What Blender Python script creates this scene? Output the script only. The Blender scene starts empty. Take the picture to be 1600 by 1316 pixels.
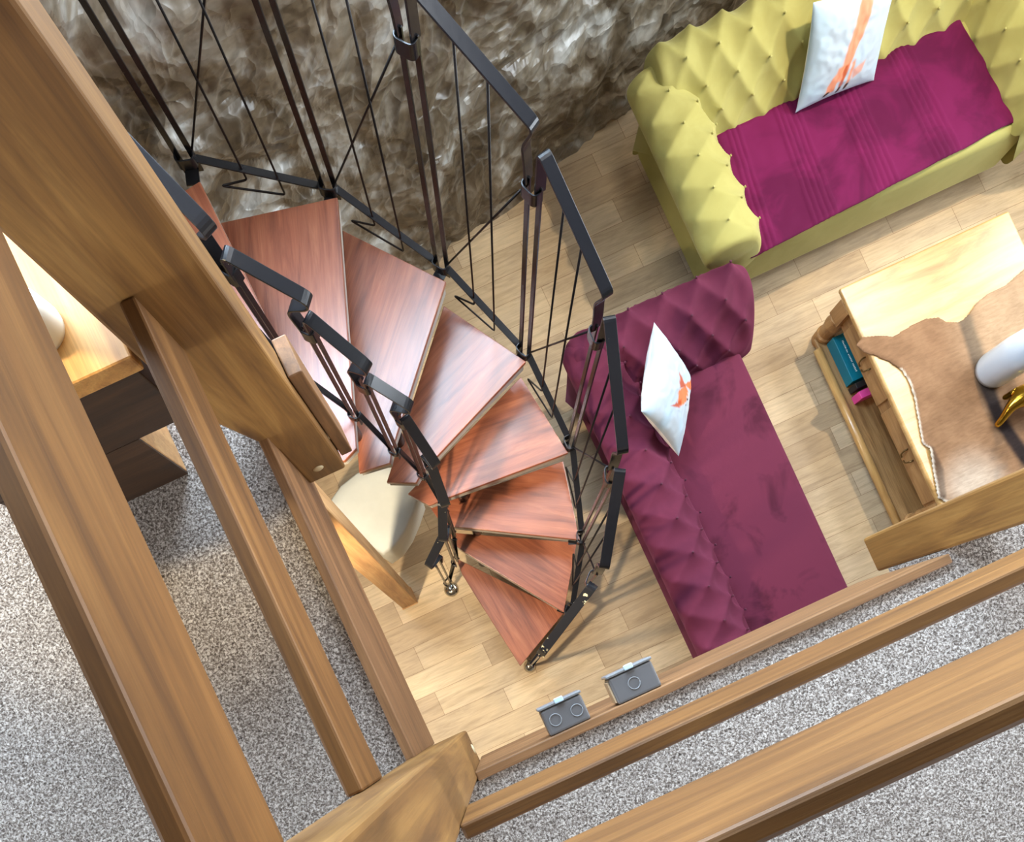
import bpy, bmesh, math, random
from mathutils import Vector, Matrix, noise
random.seed(7)
scene = bpy.context.scene
COL = scene.collection
CAM_H, F, NX, NY = 4.3, 1100.0, 790.0, 1085.0      # camera height, focal length and plumb point (1600 px wide frame)
TH = math.radians(24.8); CT, ST = math.cos(TH), math.sin(TH)
MZ = 2.82                                           # mezzanine carpet level

def P(px, py, z):
    """plan position of something seen at (px,py) and standing z above the floor"""
    d = CAM_H - z
    u = (px-NX)*d/F; v = (NY-py)*d/F
    return Vector((CT*u+ST*v, -ST*u+CT*v, z))

def lin(c):
    return tuple(((x/255)/12.92 if x/255 <= .04045 else ((x/255+.055)/1.055)**2.4) for x in c) + (1,)

# ------------------------------------------------------------------ materials
def newmat(name):
    m = bpy.data.materials.new(name); m.use_nodes = True
    nt = m.node_tree; b = nt.nodes['Principled BSDF']
    return m, nt, b
def N(nt, t, **kw):
    n = nt.nodes.new(t)
    for k, v in kw.items():
        if k in n.inputs.keys() if hasattr(n.inputs, 'keys') else False: n.inputs[k].default_value = v
        else: setattr(n, k, v)
    return n
def ramp(nt, fac, stops):
    r = nt.nodes.new('ShaderNodeValToRGB'); e = r.color_ramp.elements
    while len(e) < len(stops): e.new(.5)
    for i, (p, c) in enumerate(stops): e[i].position = p; e[i].color = c
    nt.links.new(fac, r.inputs[0]); return r.outputs[0]
def mixc(nt, fac, a, b, mode='MIX'):
    m = nt.nodes.new('ShaderNodeMix'); m.data_type = 'RGBA'; m.blend_type = mode
    if isinstance(fac, (int, float)): m.inputs[0].default_value = fac
    else: nt.links.new(fac, m.inputs[0])
    for s, x in ((6, a), (7, b)):
        if isinstance(x, tuple): m.inputs[s].default_value = x
        else: nt.links.new(x, m.inputs[s])
    return m.outputs[2]
def noise_tex(nt, vec, scale, detail=4, rough=.55, dist=0, mapscale=None, rot=None, loc=None):
    if mapscale or rot or loc:
        mp = nt.nodes.new('ShaderNodeMapping')
        if mapscale: mp.inputs['Scale'].default_value = mapscale
        if rot: mp.inputs['Rotation'].default_value = rot
        if loc: mp.inputs['Location'].default_value = loc
        nt.links.new(vec, mp.inputs[0]); vec = mp.outputs[0]
    n = nt.nodes.new('ShaderNodeTexNoise'); n.inputs['Scale'].default_value = scale
    n.inputs['Detail'].default_value = detail; n.inputs['Roughness'].default_value = rough; n.inputs['Distortion'].default_value = dist
    nt.links.new(vec, n.inputs['Vector']); return n.outputs[0]
def bump(nt, b, h, strength=.3, dist=.01):
    n = nt.nodes.new('ShaderNodeBump'); n.inputs['Strength'].default_value = strength; n.inputs['Distance'].default_value = dist
    nt.links.new(h, n.inputs['Height']); nt.links.new(n.outputs[0], b.inputs['Normal'])
def objco(nt):
    return nt.nodes.new('ShaderNodeTexCoord').outputs['Object']
def attr(nt, name, out='Vector'):
    a = nt.nodes.new('ShaderNodeAttribute'); a.attribute_name = name; return a.outputs[out]

def wood(name, light, mid, dark, rough=.45, coat=0, gs=(1.0, 11, 11), streak=.35, bump_s=.08):
    m, nt, b = newmat(name); g = attr(nt, 'gcoord')
    n1 = noise_tex(nt, g, 2.2, 5, .6, .8, gs)
    c = ramp(nt, n1, [(.3, lin(dark)), (.5, lin(mid)), (.72, lin(light))])
    n2 = noise_tex(nt, g, 3.0, 3, .6, .2, (gs[0]*1.5, gs[1]*9, gs[2]*9))
    s = ramp(nt, n2, [(.35, (.55, .55, .55, 1)), (.6, (1.05, 1.05, 1.05, 1))])
    c2 = mixc(nt, streak, c, s, 'MULTIPLY')
    n3 = noise_tex(nt, g, 1.1, 2, .5, 0, (2.5, 5, 5))
    s3 = ramp(nt, n3, [(.35, (.75, .75, .75, 1)), (.65, (1.1, 1.1, 1.1, 1))])
    c3 = mixc(nt, .6, c2, s3, 'MULTIPLY')
    nt.links.new(c3, b.inputs['Base Color']); b.inputs['Roughness'].default_value = rough
    b.inputs['Coat Weight'].default_value = coat; b.inputs['Coat Roughness'].default_value = .26
    bump(nt, b, n2, bump_s, .004)
    return m
def plain(name, c, rough=.5, metal=0, coat=0, nz=0, nscale=40, bumpv=0):
    m, nt, b = newmat(name)
    if nz:
        n = noise_tex(nt, objco(nt), nscale, 4, .6)
        k = lin(c); d = tuple(x*(1-nz) for x in k[:3])+(1,); l = tuple(min(1, x*(1+nz)) for x in k[:3])+(1,)
        nt.links.new(ramp(nt, n, [(.3, d), (.7, l)]), b.inputs['Base Color'])
        if bumpv: bump(nt, b, n, bumpv, .004)
    else: b.inputs['Base Color'].default_value = lin(c)
    b.inputs['Roughness'].default_value = rough; b.inputs['Metallic'].default_value = metal; b.inputs['Coat Weight'].default_value = coat
    return m
def velvet(name, c, c2, sheen, scale=5, rough=.85, nap=.6, lo=.42, hi=.58):
    m, nt, b = newmat(name); v = objco(nt)
    n = noise_tex(nt, v, scale, 4, .6, .6)
    n2 = noise_tex(nt, v, 320, 2, .5)
    col = ramp(nt, n, [(lo, lin(c2)), (hi, lin(c))])
    col = mixc(nt, nap, lin(c), col)
    nt.links.new(col, b.inputs['Base Color']); b.inputs['Roughness'].default_value = rough
    b.inputs['Sheen Weight'].default_value = .55; b.inputs['Sheen Roughness'].default_value = .35; b.inputs['Sheen Tint'].default_value = lin(sheen)
    b.inputs['Specular IOR Level'].default_value = .15
    bump(nt, b, n2, .15, .002)
    return m

M = {}
M['rail'] = wood('brown stained softwood', (140, 97, 48), (118, 78, 34), (91, 58, 23), .55)
M['newel'] = wood('planed brown timber', (150, 110, 56), (124, 86, 39), (90, 58, 24), .55, gs=(1.0, 9, 9))
M['fascia'] = wood('weathered brown timber', (150, 108, 68), (126, 88, 52), (94, 64, 37), .6)
M['post'] = wood('pale oak post', (206, 164, 112), (188, 142, 92), (160, 116, 72), .5)
M['tread'] = wood('varnished red brown hardwood', (178, 108, 74), (154, 86, 57), (122, 63, 40), .40, 1, gs=(1.2, 13, 13), streak=.3)
M['pine'] = wood('varnished pine', (222, 184, 124), (206, 164, 102), (176, 134, 78), .28, .3, gs=(1, 6, 6), streak=.2)
M['pinedark'] = wood('waxed pine', (190, 150, 100), (170, 128, 80), (140, 100, 60), .45, gs=(1.2, 8, 8))
M['oak'] = wood('grained oak shelf', (180, 144, 98), (154, 118, 74), (118, 86, 52), .45, gs=(1.2, 16, 16), streak=.5)
M['bed'] = wood('honey oak', (214, 164, 96), (196, 142, 76), (160, 108, 54), .5)
M['tray'] = plain('pale grey tread support', (176, 172, 164), .55, nz=.08)
def black_paint(name, chips):
    m, nt, b = newmat(name); v = objco(nt)
    n = noise_tex(nt, v, 22 if chips > .5 else 60, 4, .6)
    edge = .60 if chips > .5 else .74
    f = ramp(nt, n, [(edge, (0, 0, 0, 1)), (edge+.02, (1, 1, 1, 1))])
    col = mixc(nt, f, (.012, .012, .014, 1), lin((196, 186, 150)))
    nt.links.new(col, b.inputs['Base Color']); b.inputs['Roughness'].default_value = .26
    b.inputs['Coat Weight'].default_value = .12; b.inputs['Coat Roughness'].default_value = .12; b.inputs['Specular IOR Level'].default_value = .3
    bump(nt, b, noise_tex(nt, v, 45, 3, .5), .12, .003)
    return m
M['black'] = black_paint('gloss black painted steel', 0)
M['chipped'] = black_paint('chipped black paint on steel', 1)
M['wire'] = plain('black steel rod', (22, 18, 20), .35, .3)
M['chrome'] = plain('worn bright steel', (200, 196, 184), .2, 1)
M['brass'] = plain('polished gold', (212, 168, 62), .18, 1)
M['plug'] = plain('pale wooden plug', (196, 178, 140), .6)
M['grey'] = plain('grey plastic', (98, 96, 96), .42, nz=.03, nscale=20)
M['greylid'] = plain('pale grey plastic', (126, 128, 130), .3)
M['clip'] = plain('translucent pale blue plastic', (186, 214, 232), .3)
M['box_lit_side'] = plain('plastic coloured as lit', (206, 178, 142), .5)  # cream tone stands in for light on the box side
M['green'] = velvet('olive green velvet', (166, 161, 98), (154, 148, 84), (222, 220, 170), 4, nap=.5)
M['greenbtn'] = plain('olive button', (172, 166, 100), .9)
M['maroon'] = velvet('plum velvet', (94, 38, 60), (80, 30, 50), (150, 84, 108), 4, nap=.5)
M['maroonseat'] = velvet('plum velvet with brushed nap', (94, 37, 58), (66, 22, 39), (156, 84, 108), 3.2, nap=.8, lo=.34, hi=.46)
M['maroonbtn'] = plain('plum button', (80, 26, 50), .8)
M['throw'] = velvet('magenta velvet', (104, 22, 68), (78, 13, 50), (165, 60, 120), 3.2, nap=.8)
M['darkleg'] = plain('dark stained wood foot', (44, 30, 22), .4)
M['teal'] = plain('teal card', (0, 116, 140), .4)
M['ink'] = plain('white print', (226, 234, 236), .5)
M['pink'] = plain('magenta card', (226, 76, 158), .4)
M['dark'] = plain('black card', (34, 32, 34), .5)
M['paper'] = plain('white paper', (220, 218, 210), .7)
M['ceramic'] = plain('white glazed ceramic', (214, 226, 236), .18, coat=.4)
M['leaf'] = plain('grey green leaf', (72, 116, 104), .5, nz=.3, nscale=14)
M['flower'] = plain('pale grey leaf', (168, 186, 190), .6)
M['cream'] = plain('cream suede', (224, 226, 216), .75, nz=.05, nscale=7)
M['brassknob'] = plain('dark brass handle', (120, 98, 62), .35, .8)
M['plaster'] = plain('stone coloured plaster', (150, 140, 128), .9)
M['shade_brown'] = wood('dark walnut', (74, 48, 26), (56, 35, 18), (40, 24, 12), .5)  # dark tone holds the shade on the bedside table front
M['beam'] = wood('dark stained ceiling boards', (70, 48, 30), (54, 36, 22), (38, 25, 15), .6)
M['white'] = plain('white plaster', (226, 222, 214), .85)
M['frame'] = plain('white window frame', (232, 232, 228), .4)

# floor planks
m, nt, b = newmat('oak plank floor'); v = objco(nt)
br = nt.nodes.new('ShaderNodeTexBrick'); br.offset = .37; br.offset_frequency = 2; br.squash = 1
br.inputs['Scale'].default_value = 1; br.inputs['Brick Width'].default_value = .62; br.inputs['Row Height'].default_value = .152
br.inputs['Mortar Size'].default_value = .0014; br.inputs['Mortar Smooth'].default_value = .3; br.inputs['Bias'].default_value = 0
br.inputs['Color1'].default_value = lin((214, 192, 158)); br.inputs['Color2'].default_value = lin((182, 158, 126)); br.inputs['Mortar'].default_value = lin((140, 112, 82))
nt.links.new(v, br.inputs['Vector'])
g1 = noise_tex(nt, v, 1.0, 6, .65, 1.2, (2.6, 22, 1)); g2 = noise_tex(nt, v, 1.0, 5, .6, .5, (7, 120, 1)); g3 = noise_tex(nt, v, 1.6, 3, .6, .4, (1.6, 3, 1))
c = mixc(nt, .75, br.outputs['Color'], ramp(nt, g1, [(.3, (.66, .62, .58, 1)), (.5, (.95, .94, .92, 1)), (.72, (1.14, 1.13, 1.1, 1))]), 'MULTIPLY')
c = mixc(nt, .4, c, ramp(nt, g2, [(.35, (.75, .72, .68, 1)), (.65, (1.1, 1.1, 1.1, 1))]), 'MULTIPLY')
c = mixc(nt, .6, c, ramp(nt, g3, [(.35, (.82, .82, .84, 1)), (.65, (1.06, 1.05, 1.0, 1))]), 'MULTIPLY')
nt.links.new(c, b.inputs['Base Color']); b.inputs['Roughness'].default_value = .5; b.inputs['Specular IOR Level'].default_value = .3
bump(nt, b, g2, .08, .003); M['floor'] = m
# carpet
m, nt, b = newmat('speckled grey carpet'); v = objco(nt)
n1 = noise_tex(nt, v, 210, 3, .7, .6); n2 = noise_tex(nt, v, 90, 3, .6); n3 = noise_tex(nt, v, 3.5, 3, .5)
c = ramp(nt, n1, [(.30, lin((58, 52, 50))), (.46, lin((130, 119, 110))), (.62, lin((214, 206, 198)))])
c = mixc(nt, .5, c, ramp(nt, n2, [(.35, (.6, .58, .57, 1)), (.6, (1.1, 1.1, 1.1, 1))]), 'MULTIPLY')
c = mixc(nt, .35, c, ramp(nt, n3, [(.3, (.8, .8, .8, 1)), (.7, (1.1, 1.1, 1.1, 1))]), 'MULTIPLY')
nt.links.new(c, b.inputs['Base Color']); b.inputs['Roughness'].default_value = .95; b.inputs['Specular IOR Level'].default_value = .1
bump(nt, b, n1, .9, .006); M['carpet'] = m
# crumpled wall
m, nt, b = newmat('crumpled bronze foil wall covering'); v = objco(nt)
n1 = noise_tex(nt, v, 3.4, 5, .6, .5); n2 = noise_tex(nt, v, 9, 4, .55, .4)
wc = nt.nodes.new('ShaderNodeTexNoise'); wc.inputs['Scale'].default_value = 3.5; wc.inputs['Detail'].default_value = 3; nt.links.new(v, wc.inputs['Vector'])
va = nt.nodes.new('ShaderNodeVectorMath'); va.operation = 'MULTIPLY_ADD'; va.inputs[1].default_value = (.35,.35,.35); nt.links.new(wc.outputs['Color'], va.inputs[0]); nt.links.new(v, va.inputs[2])
def vor(scale, feat):
    n = nt.nodes.new('ShaderNodeTexVoronoi'); n.feature = feat; n.inputs['Scale'].default_value = scale; nt.links.new(va.outputs[0], n.inputs['Vector']); return n
v1 = vor(4.2, 'F1'); v2 = vor(9.5, 'F1'); ve = vor(4.2, 'DISTANCE_TO_EDGE')
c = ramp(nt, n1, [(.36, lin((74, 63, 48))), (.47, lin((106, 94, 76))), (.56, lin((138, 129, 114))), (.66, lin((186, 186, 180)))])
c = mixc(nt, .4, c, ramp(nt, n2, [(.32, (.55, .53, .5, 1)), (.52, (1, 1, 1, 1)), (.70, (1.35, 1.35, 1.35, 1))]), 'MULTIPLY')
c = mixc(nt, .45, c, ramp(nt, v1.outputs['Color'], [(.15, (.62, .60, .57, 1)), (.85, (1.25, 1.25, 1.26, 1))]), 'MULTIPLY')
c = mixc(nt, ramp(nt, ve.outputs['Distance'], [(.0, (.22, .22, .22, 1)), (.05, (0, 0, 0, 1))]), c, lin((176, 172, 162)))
nt.links.new(c, b.inputs['Base Color']); b.inputs['Roughness'].default_value = .34
b.inputs['Specular IOR Level'].default_value = .8
ad = nt.nodes.new('ShaderNodeMath'); ad.operation = 'MULTIPLY_ADD'; ad.inputs[1].default_value = .5
nt.links.new(v2.outputs['Distance'], ad.inputs[0]); nt.links.new(v1.outputs['Distance'], ad.inputs[2])
bump(nt, b, ad.outputs[0], .55, .10); M['foil'] = m
# colour attribute cloth / hide
def colmat(name, rough, fur=False, sheen=0):
    m, nt, b = newmat(name); a = attr(nt, 'Col', 'Color')
    if fur:
        v = objco(nt); n = noise_tex(nt, v, 1, 5, .6, .4, (16, 70, 20), rot=(0, 0, .5)); n2 = noise_tex(nt, v, 7, 4, .6)
        a = mixc(nt, .45, a, ramp(nt, n, [(.3, (.66, .62, .58, 1)), (.6, (1.12, 1.12, 1.12, 1))]), 'MULTIPLY')
        a = mixc(nt, .5, a, ramp(nt, n2, [(.35, (.74, .72, .7, 1)), (.65, (1.12, 1.12, 1.12, 1))]), 'MULTIPLY')
        bump(nt, b, n, .35, .006)
    else: bump(nt, b, noise_tex(nt, objco(nt), 500, 2, .5), .1, .001)
    nt.links.new(a, b.inputs['Base Color']); b.inputs['Roughness'].default_value = rough; b.inputs['Sheen Weight'].default_value = sheen
    b.inputs['Specular IOR Level'].default_value = .2
    return m
M['print'] = colmat('printed white cotton', .8)
M['hide'] = colmat('animal hide', .95, True, 0)
# glass
m, nt, b = newmat('clear window glass'); out = nt.nodes['Material Output']
tr = nt.nodes.new('ShaderNodeBsdfTransparent'); gl = nt.nodes.new('ShaderNodeBsdfGlossy'); gl.inputs['Roughness'].default_value = .02
mx = nt.nodes.new('ShaderNodeMixShader'); mx.inputs[0].default_value = .06
nt.links.new(tr.outputs[0], mx.inputs[1]); nt.links.new(gl.outputs[0], mx.inputs[2]); nt.links.new(mx.outputs[0], out.inputs[0]); M['glass'] = m

# ------------------------------------------------------------------ object helpers
WORLD = {}
def empty(name, loc, label, cat, group=None):
    o = bpy.data.objects.new(name, None); COL.objects.link(o); o.location = loc; o.empty_display_size = .1
    WORLD[o.name] = Vector(loc); o['label'] = label; o['category'] = cat
    if group: o['group'] = group
    return o
def tag(o, label=None, cat=None, group=None, kind=None):
    if label: o['label'] = label
    if cat: o['category'] = cat
    if group: o['group'] = group
    if kind: o['kind'] = kind
    return o
class MB:
    def __init__(s): s.v = []; s.f = []; s.mi = []; s.col = None; s.g = None
    def add(s, vs, fs, mi=0):
        k = len(s.v); s.v += [Vector(p) for p in vs]; s.f += [tuple(i+k for i in f) for f in fs]; s.mi += [mi]*len(fs)
    def box(s, a, b, mi=0):
        x0, y0, z0 = a; x1, y1, z1 = b
        s.add([(x0,y0,z0),(x1,y0,z0),(x1,y1,z0),(x0,y1,z0),(x0,y0,z1),(x1,y0,z1),(x1,y1,z1),(x0,y1,z1)],
              [(3,2,1,0),(4,5,6,7),(0,1,5,4),(1,2,6,5),(2,3,7,6),(3,0,4,7)], mi); return s
    def obox(s, c, ax, ay, az, mi=0):       # oriented box: centre and three half axes
        vs = [Vector(c)+ax*i+ay*j+az*k for k in (-1,1) for (i,j) in ((-1,-1),(1,-1),(1,1),(-1,1))]
        fs = [(3,2,1,0),(4,5,6,7),(0,1,5,4),(1,2,6,5),(2,3,7,6),(3,0,4,7)]
        if ax.cross(ay).dot(az) < 0: fs = [f[::-1] for f in fs]
        s.add(vs, fs, mi); return s
    def prism(s, pts, z0, z1, mi=0):
        n = len(pts); ar = sum(pts[i][0]*pts[(i+1)%n][1]-pts[(i+1)%n][0]*pts[i][1] for i in range(n))
        if ar < 0: pts = pts[::-1]
        vs = [(p[0],p[1],z0) for p in pts]+[(p[0],p[1],z1) for p in pts]
        fs = [tuple(range(n))[::-1], tuple(range(n,2*n))]+[(i,(i+1)%n,n+(i+1)%n,n+i) for i in range(n)]
        s.add(vs, fs, mi); return s
    def tube(s, pts, r, n=8, mi=0, cap=True):
        pts = [Vector(p) for p in pts]; rs = r if isinstance(r, (list, tuple)) else [r]*len(pts)
        vs = []; t0 = (pts[1]-pts[0]).normalized(); ref = Vector((0,0,1)) if abs(t0.z) < .9 else Vector((1,0,0))
        a = t0.cross(ref).normalized()
        for i, p in enumerate(pts):
            t = (pts[min(i+1,len(pts)-1)]-pts[max(i-1,0)]).normalized()
            a = (a-t*a.dot(t)).normalized(); bb = t.cross(a)
            for k in range(n):
                an = 2*math.pi*k/n; vs.append(p+(a*math.cos(an)+bb*math.sin(an))*rs[i])
        fs = [(i*n+k, i*n+(k+1)%n, (i+1)*n+(k+1)%n, (i+1)*n+k) for i in range(len(pts)-1) for k in range(n)]
        if cap: fs += [tuple(range(n))[::-1], tuple(range((len(pts)-1)*n, len(pts)*n))]
        s.add(vs, fs, mi); return s
    def ribbon(s, pts, w, t, side, mi=0):
        pts = [Vector(p) for p in pts]; side = Vector(side).normalized(); vs = []
        for i, p in enumerate(pts):
            tg = (pts[min(i+1,len(pts)-1)]-pts[max(i-1,0)]).normalized()
            sd = (side-tg*side.dot(tg)).normalized(); nn = tg.cross(sd).normalized()
            vs += [p-sd*w/2-nn*t/2, p+sd*w/2-nn*t/2, p+sd*w/2+nn*t/2, p-sd*w/2+nn*t/2]
        fs = [(i*4+k, i*4+(k+1)%4, i*4+4+(k+1)%4, i*4+4+k) for i in range(len(pts)-1) for k in range(4)]
        L = (len(pts)-1)*4; fs += [(3,2,1,0),(L,L+1,L+2,L+3)]
        s.add(vs, fs, mi); return s
    def lathe(s, c, prof, n=24, axis=Vector((0,0,1)), mi=0):
        axis = axis.normalized(); ref = Vector((1,0,0)) if abs(axis.x) < .9 else Vector((0,1,0))
        a = axis.cross(ref).normalized(); bb = axis.cross(a); vs = []
        for (r, h) in prof:
            for k in range(n):
                an = 2*math.pi*k/n; vs.append(Vector(c)+axis*h+(a*math.cos(an)+bb*math.sin(an))*max(r,.0004))
        L = len(prof)
        fs = [(i*n+k, i*n+(k+1)%n, (i+1)*n+(k+1)%n, (i+1)*n+k) for i in range(L-1) for k in range(n)]
        fs += [tuple(range(n))[::-1], tuple(range((L-1)*n, L*n))]
        s.add(vs, fs, mi); return s
    def grid(s, fn, nu, nv, mi=0, flip=False, closeu=False):
        k = len(s.v)
        for i in range(nu+1):
            for j in range(nv+1): s.v.append(Vector(fn(i/nu, j/nv)))
        for i in range(nu):
            for j in range(nv):
                q = (k+i*(nv+1)+j, k+(i+1)*(nv+1)+j, k+(i+1)*(nv+1)+j+1, k+i*(nv+1)+j+1)
                s.f.append(q[::-1] if flip else q); s.mi.append(mi)
        return s
    def build(s, name, mats, parent=None, smooth=False, bev=0, grain=None, centre=True, seg=2, fix=False):
        if not isinstance(mats, (list, tuple)): mats = [mats]
        me = bpy.data.meshes.new(name)
        lo = Vector([min(p[i] for p in s.v) for i in range(3)]); hi = Vector([max(p[i] for p in s.v) for i in range(3)])
        c = (lo+hi)/2 if centre else Vector((0,0,0))
        me.from_pydata([p-c for p in s.v], [], s.f)
        for mm in mats: me.materials.append(mm)
        if len(mats) > 1: me.polygons.foreach_set('material_index', s.mi)
        if smooth: me.polygons.foreach_set('use_smooth', [True]*len(me.polygons))
        if grain is not None:
            at = me.attributes.new('gcoord', 'FLOAT_VECTOR', 'POINT'); r = Vector((random.uniform(0,9), random.uniform(0,3), random.uniform(0,3)))
            if isinstance(grain, str): ax = {'X':(0,1,2),'Y':(1,0,2),'Z':(2,0,1)}[grain]; vals = [Vector((p[ax[0]],p[ax[1]],p[ax[2]]))+r for p in s.v]
            else:
                g = Vector(grain).normalized(); h = Vector((-g.y, g.x, 0)).normalized(); k = g.cross(h)
                vals = [Vector((p.dot(g), p.dot(h), p.dot(k)))+r for p in s.v]
            at.data.foreach_set('vector', [x for q in vals for x in q])
        if s.col is not None:
            ca = me.color_attributes.new('Col', 'FLOAT_COLOR', 'POINT'); ca.data.foreach_set('color', [x for q in s.col for x in q])
        if fix:
            bm = bmesh.new(); bm.from_mesh(me); bmesh.ops.recalc_face_normals(bm, faces=bm.faces); bm.to_mesh(me); bm.free()
        me.update(); o = bpy.data.objects.new(name, me); COL.objects.link(o)
        if parent: o.parent = parent; o.location = c-WORLD[parent.name]
        else: o.location = c
        WORLD[o.name] = c.copy()
        if bev:
            bv = o.modifiers.new('bevel', 'BEVEL'); bv.width = bev; bv.segments = seg; bv.limit_method = 'ANGLE'; bv.angle_limit = .6
        return o
def fillet(pts, r, n=5):
    pts = [Vector(p) for p in pts]; out = [pts[0]]
    for i in range(1, len(pts)-1):
        a, p, b2 = pts[i-1], pts[i], pts[i+1]; da = a-p; db = b2-p
        ra = min(r, da.length*.48); rb = min(r, db.length*.48)
        A = p+da.normalized()*ra; B = p+db.normalized()*rb
        for k in range(n+1):
            t = k/n; out.append(A*(1-t)**2+p*2*t*(1-t)+B*t*t)
    out.append(pts[-1]); return out
def spline(pts, n):       # Catmull-Rom through pts, resampled evenly to n+1 points
    pts = [Vector(p) for p in pts]; q = [pts[0]*2-pts[1]]+pts+[pts[-1]*2-pts[-2]]; dense = []
    for i in range(1, len(q)-2):
        for k in range(16):
            t = k/16; a, b2, c2, d2 = q[i-1], q[i], q[i+1], q[i+2]
            dense.append(.5*((2*b2)+(c2-a)*t+(2*a-5*b2+4*c2-d2)*t*t+(3*b2-a-3*c2+d2)*t**3))
    dense.append(pts[-1]); L = [0]
    for i in range(1, len(dense)): L.append(L[-1]+(dense[i]-dense[i-1]).length)
    out = []; j = 0
    for k in range(n+1):
        s = L[-1]*k/n
        while j < len(L)-2 and L[j+1] < s: j += 1
        t = (s-L[j])/max(1e-9, L[j+1]-L[j]); out.append(dense[j].lerp(dense[j+1], min(1, t)))
    return out, L[-1]
def sstep(a, b, x):
    t = max(0, min(1, (x-a)/(b-a))); return t*t*(3-2*t)
def inside(p, poly):
    x, y = p; c = False; n = len(poly)
    for i in range(n):
        x1, y1 = poly[i][:2]; x2, y2 = poly[(i+1)%n][:2]
        if (y1 > y) != (y2 > y) and x < (x2-x1)*(y-y1)/(y2-y1)+x1: c = not c
    return c
def edist(p, poly, closed=True):
    best = 9; n = len(poly); P0 = Vector(p)
    for i in range(n if closed else n-1):
        a = Vector(poly[i][:2]); b2 = Vector(poly[(i+1)%n][:2]); ab = b2-a
        t = max(0, min(1, (P0-a).dot(ab)/max(1e-12, ab.dot(ab)))); best = min(best, (a+ab*t-P0).length)
    return best

# ------------------------------------------------------------------ setting
tag(MB().box((-3.2,-2.6,-.06),(4.9,4.2,0)).build('floor', M['floor']), kind='structure')
mz = [(-3.0,-2.4),(4.6,-2.4),(4.6,-.09),(1.066,-.09),(1.066,-.112),(.9655,-.112),(.9655,-.142),(-.243,-.142),(-.243,.80),(-.60,1.2),(-3.0,1.2)]
tag(MB().prism(mz, MZ-.22, MZ).build('floor_upper', M['carpet'], centre=False), kind='structure')

# back wall: skewed, covered in crumpled foil
WA = Vector((.805,2.54,0)); WB = Vector((2.13,2.84,0)); wd = (WB-WA).normalized(); wn = Vector((wd.y,-wd.x,0))
def crumple(a, z):
    p = Vector((a, z, 0)); h = 0
    q = p+Vector((noise.noise(p*1.5), noise.noise(p*1.5+Vector((7,3,1))), 0))*.30
    for sc, am in ((1.6,.075),(3.4,.040),(7.5,.010)):
        dd, pp = noise.voronoi(Vector((q.x*sc+q.y*sc*.35, q.y*sc*.85-q.x*sc*.3, sc*2.7)))
        h += am*((dd[1]-dd[0])*.8+(.5-dd[0])*.5)
    for sc, am in ((2.6,.03),(6.0,.010)): h += am*(.4-1.6*abs(noise.noise(Vector((q.x*sc, q.y*sc*.8, sc)))))
    return h-.06
A0, A1, ZT = -4.0, 3.4, 2.5
def wallf(u, v):
    a = A0+(A1-A0)*u; z = ZT*v; return WA+wd*a+Vector((0,0,z))+wn*(crumple(a, z)-.02)
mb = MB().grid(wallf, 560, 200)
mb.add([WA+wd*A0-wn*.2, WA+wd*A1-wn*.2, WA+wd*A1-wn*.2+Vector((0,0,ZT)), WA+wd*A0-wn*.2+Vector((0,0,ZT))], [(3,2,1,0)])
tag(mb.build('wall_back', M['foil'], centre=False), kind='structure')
# upper back wall with a wide window
def upwall(name, p0, dr, nr, L, holes, z0, z1, mat):
    mb = MB(); xs = [0]+[x for h in holes for x in h[:2]]+[L]
    def seg(a, b2, za, zb):
        if b2-a < 1e-4 or zb-za < 1e-4: return
        c = p0+dr*(a+b2)/2+Vector((0,0,(za+zb)/2))-nr*.1; mb.obox(c, dr*(b2-a)/2, nr*.1, Vector((0,0,(zb-za)/2)))
    for i in range(0, len(xs)-1, 2): seg(xs[i], xs[i+1], z0, z1)
    for (a, b2, za, zb) in holes: seg(a, b2, z0, za); seg(a, b2, zb, z1)
    return tag(mb.build(name, mat, fix=True), kind='structure')
def window(name, p0, dr, nr, hole):
    a, b2, za, zb = hole; fr = MB(); t = .04
    for (x0, x1, y0, y1) in ((a,b2,za,za+t),(a,b2,zb-t,zb),(a,a+t,za,zb),(b2-t,b2,za,zb),((a+b2)/2-t/2,(a+b2)/2+t/2,za,zb)):
        fr.obox(p0+dr*(x0+x1)/2+Vector((0,0,(y0+y1)/2))-nr*.1, dr*(x1-x0)/2, nr*.04, Vector((0,0,(y1-y0)/2)))
    o = tag(fr.build(name, M['frame']), kind='structure')
    g = MB().obox(p0+dr*(a+b2)/2+Vector((0,0,(za+zb)/2))-nr*.1, dr*(b2-a)/2, nr*.003, Vector((0,0,(zb-za)/2)))
    g.build('pane', M['glass'], o)
def arealight(name, c, direction, sx, sy, power, col):
    l = bpy.data.lights.new(name, 'AREA'); l.shape = 'RECTANGLE'; l.size = sx; l.size_y = sy; l.energy = power; l.color = col
    o = bpy.data.objects.new(name, l); COL.objects.link(o); o.location = c
    o.rotation_euler = Vector(direction).to_track_quat('-Z', 'Y').to_euler(); return o
CEIL = 5.3
pb = WA+wd*A0; hb = (1.8, 4.7, 3.05, 4.75)
upwall('wall_back_upper', pb, wd, wn, A1-A0, [hb], ZT, CEIL, M['white']); window('window_1', pb, wd, wn, hb)
c = pb+wd*(hb[0]+hb[1])/2+Vector((0,0,(hb[2]+hb[3])/2))-wn*.24
arealight('daylight back', c, wn, hb[1]-hb[0], hb[3]-hb[2], 370, (.62,.80,1.0))
pr = Vector((4.6,3.4,0)); dr = Vector((0,-1,0)); nr = Vector((-1,0,0)); hr = (.9, 4.9, 2.95, 4.1)
hl5 = (1.75, 3.05, .95, 2.15)
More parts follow.
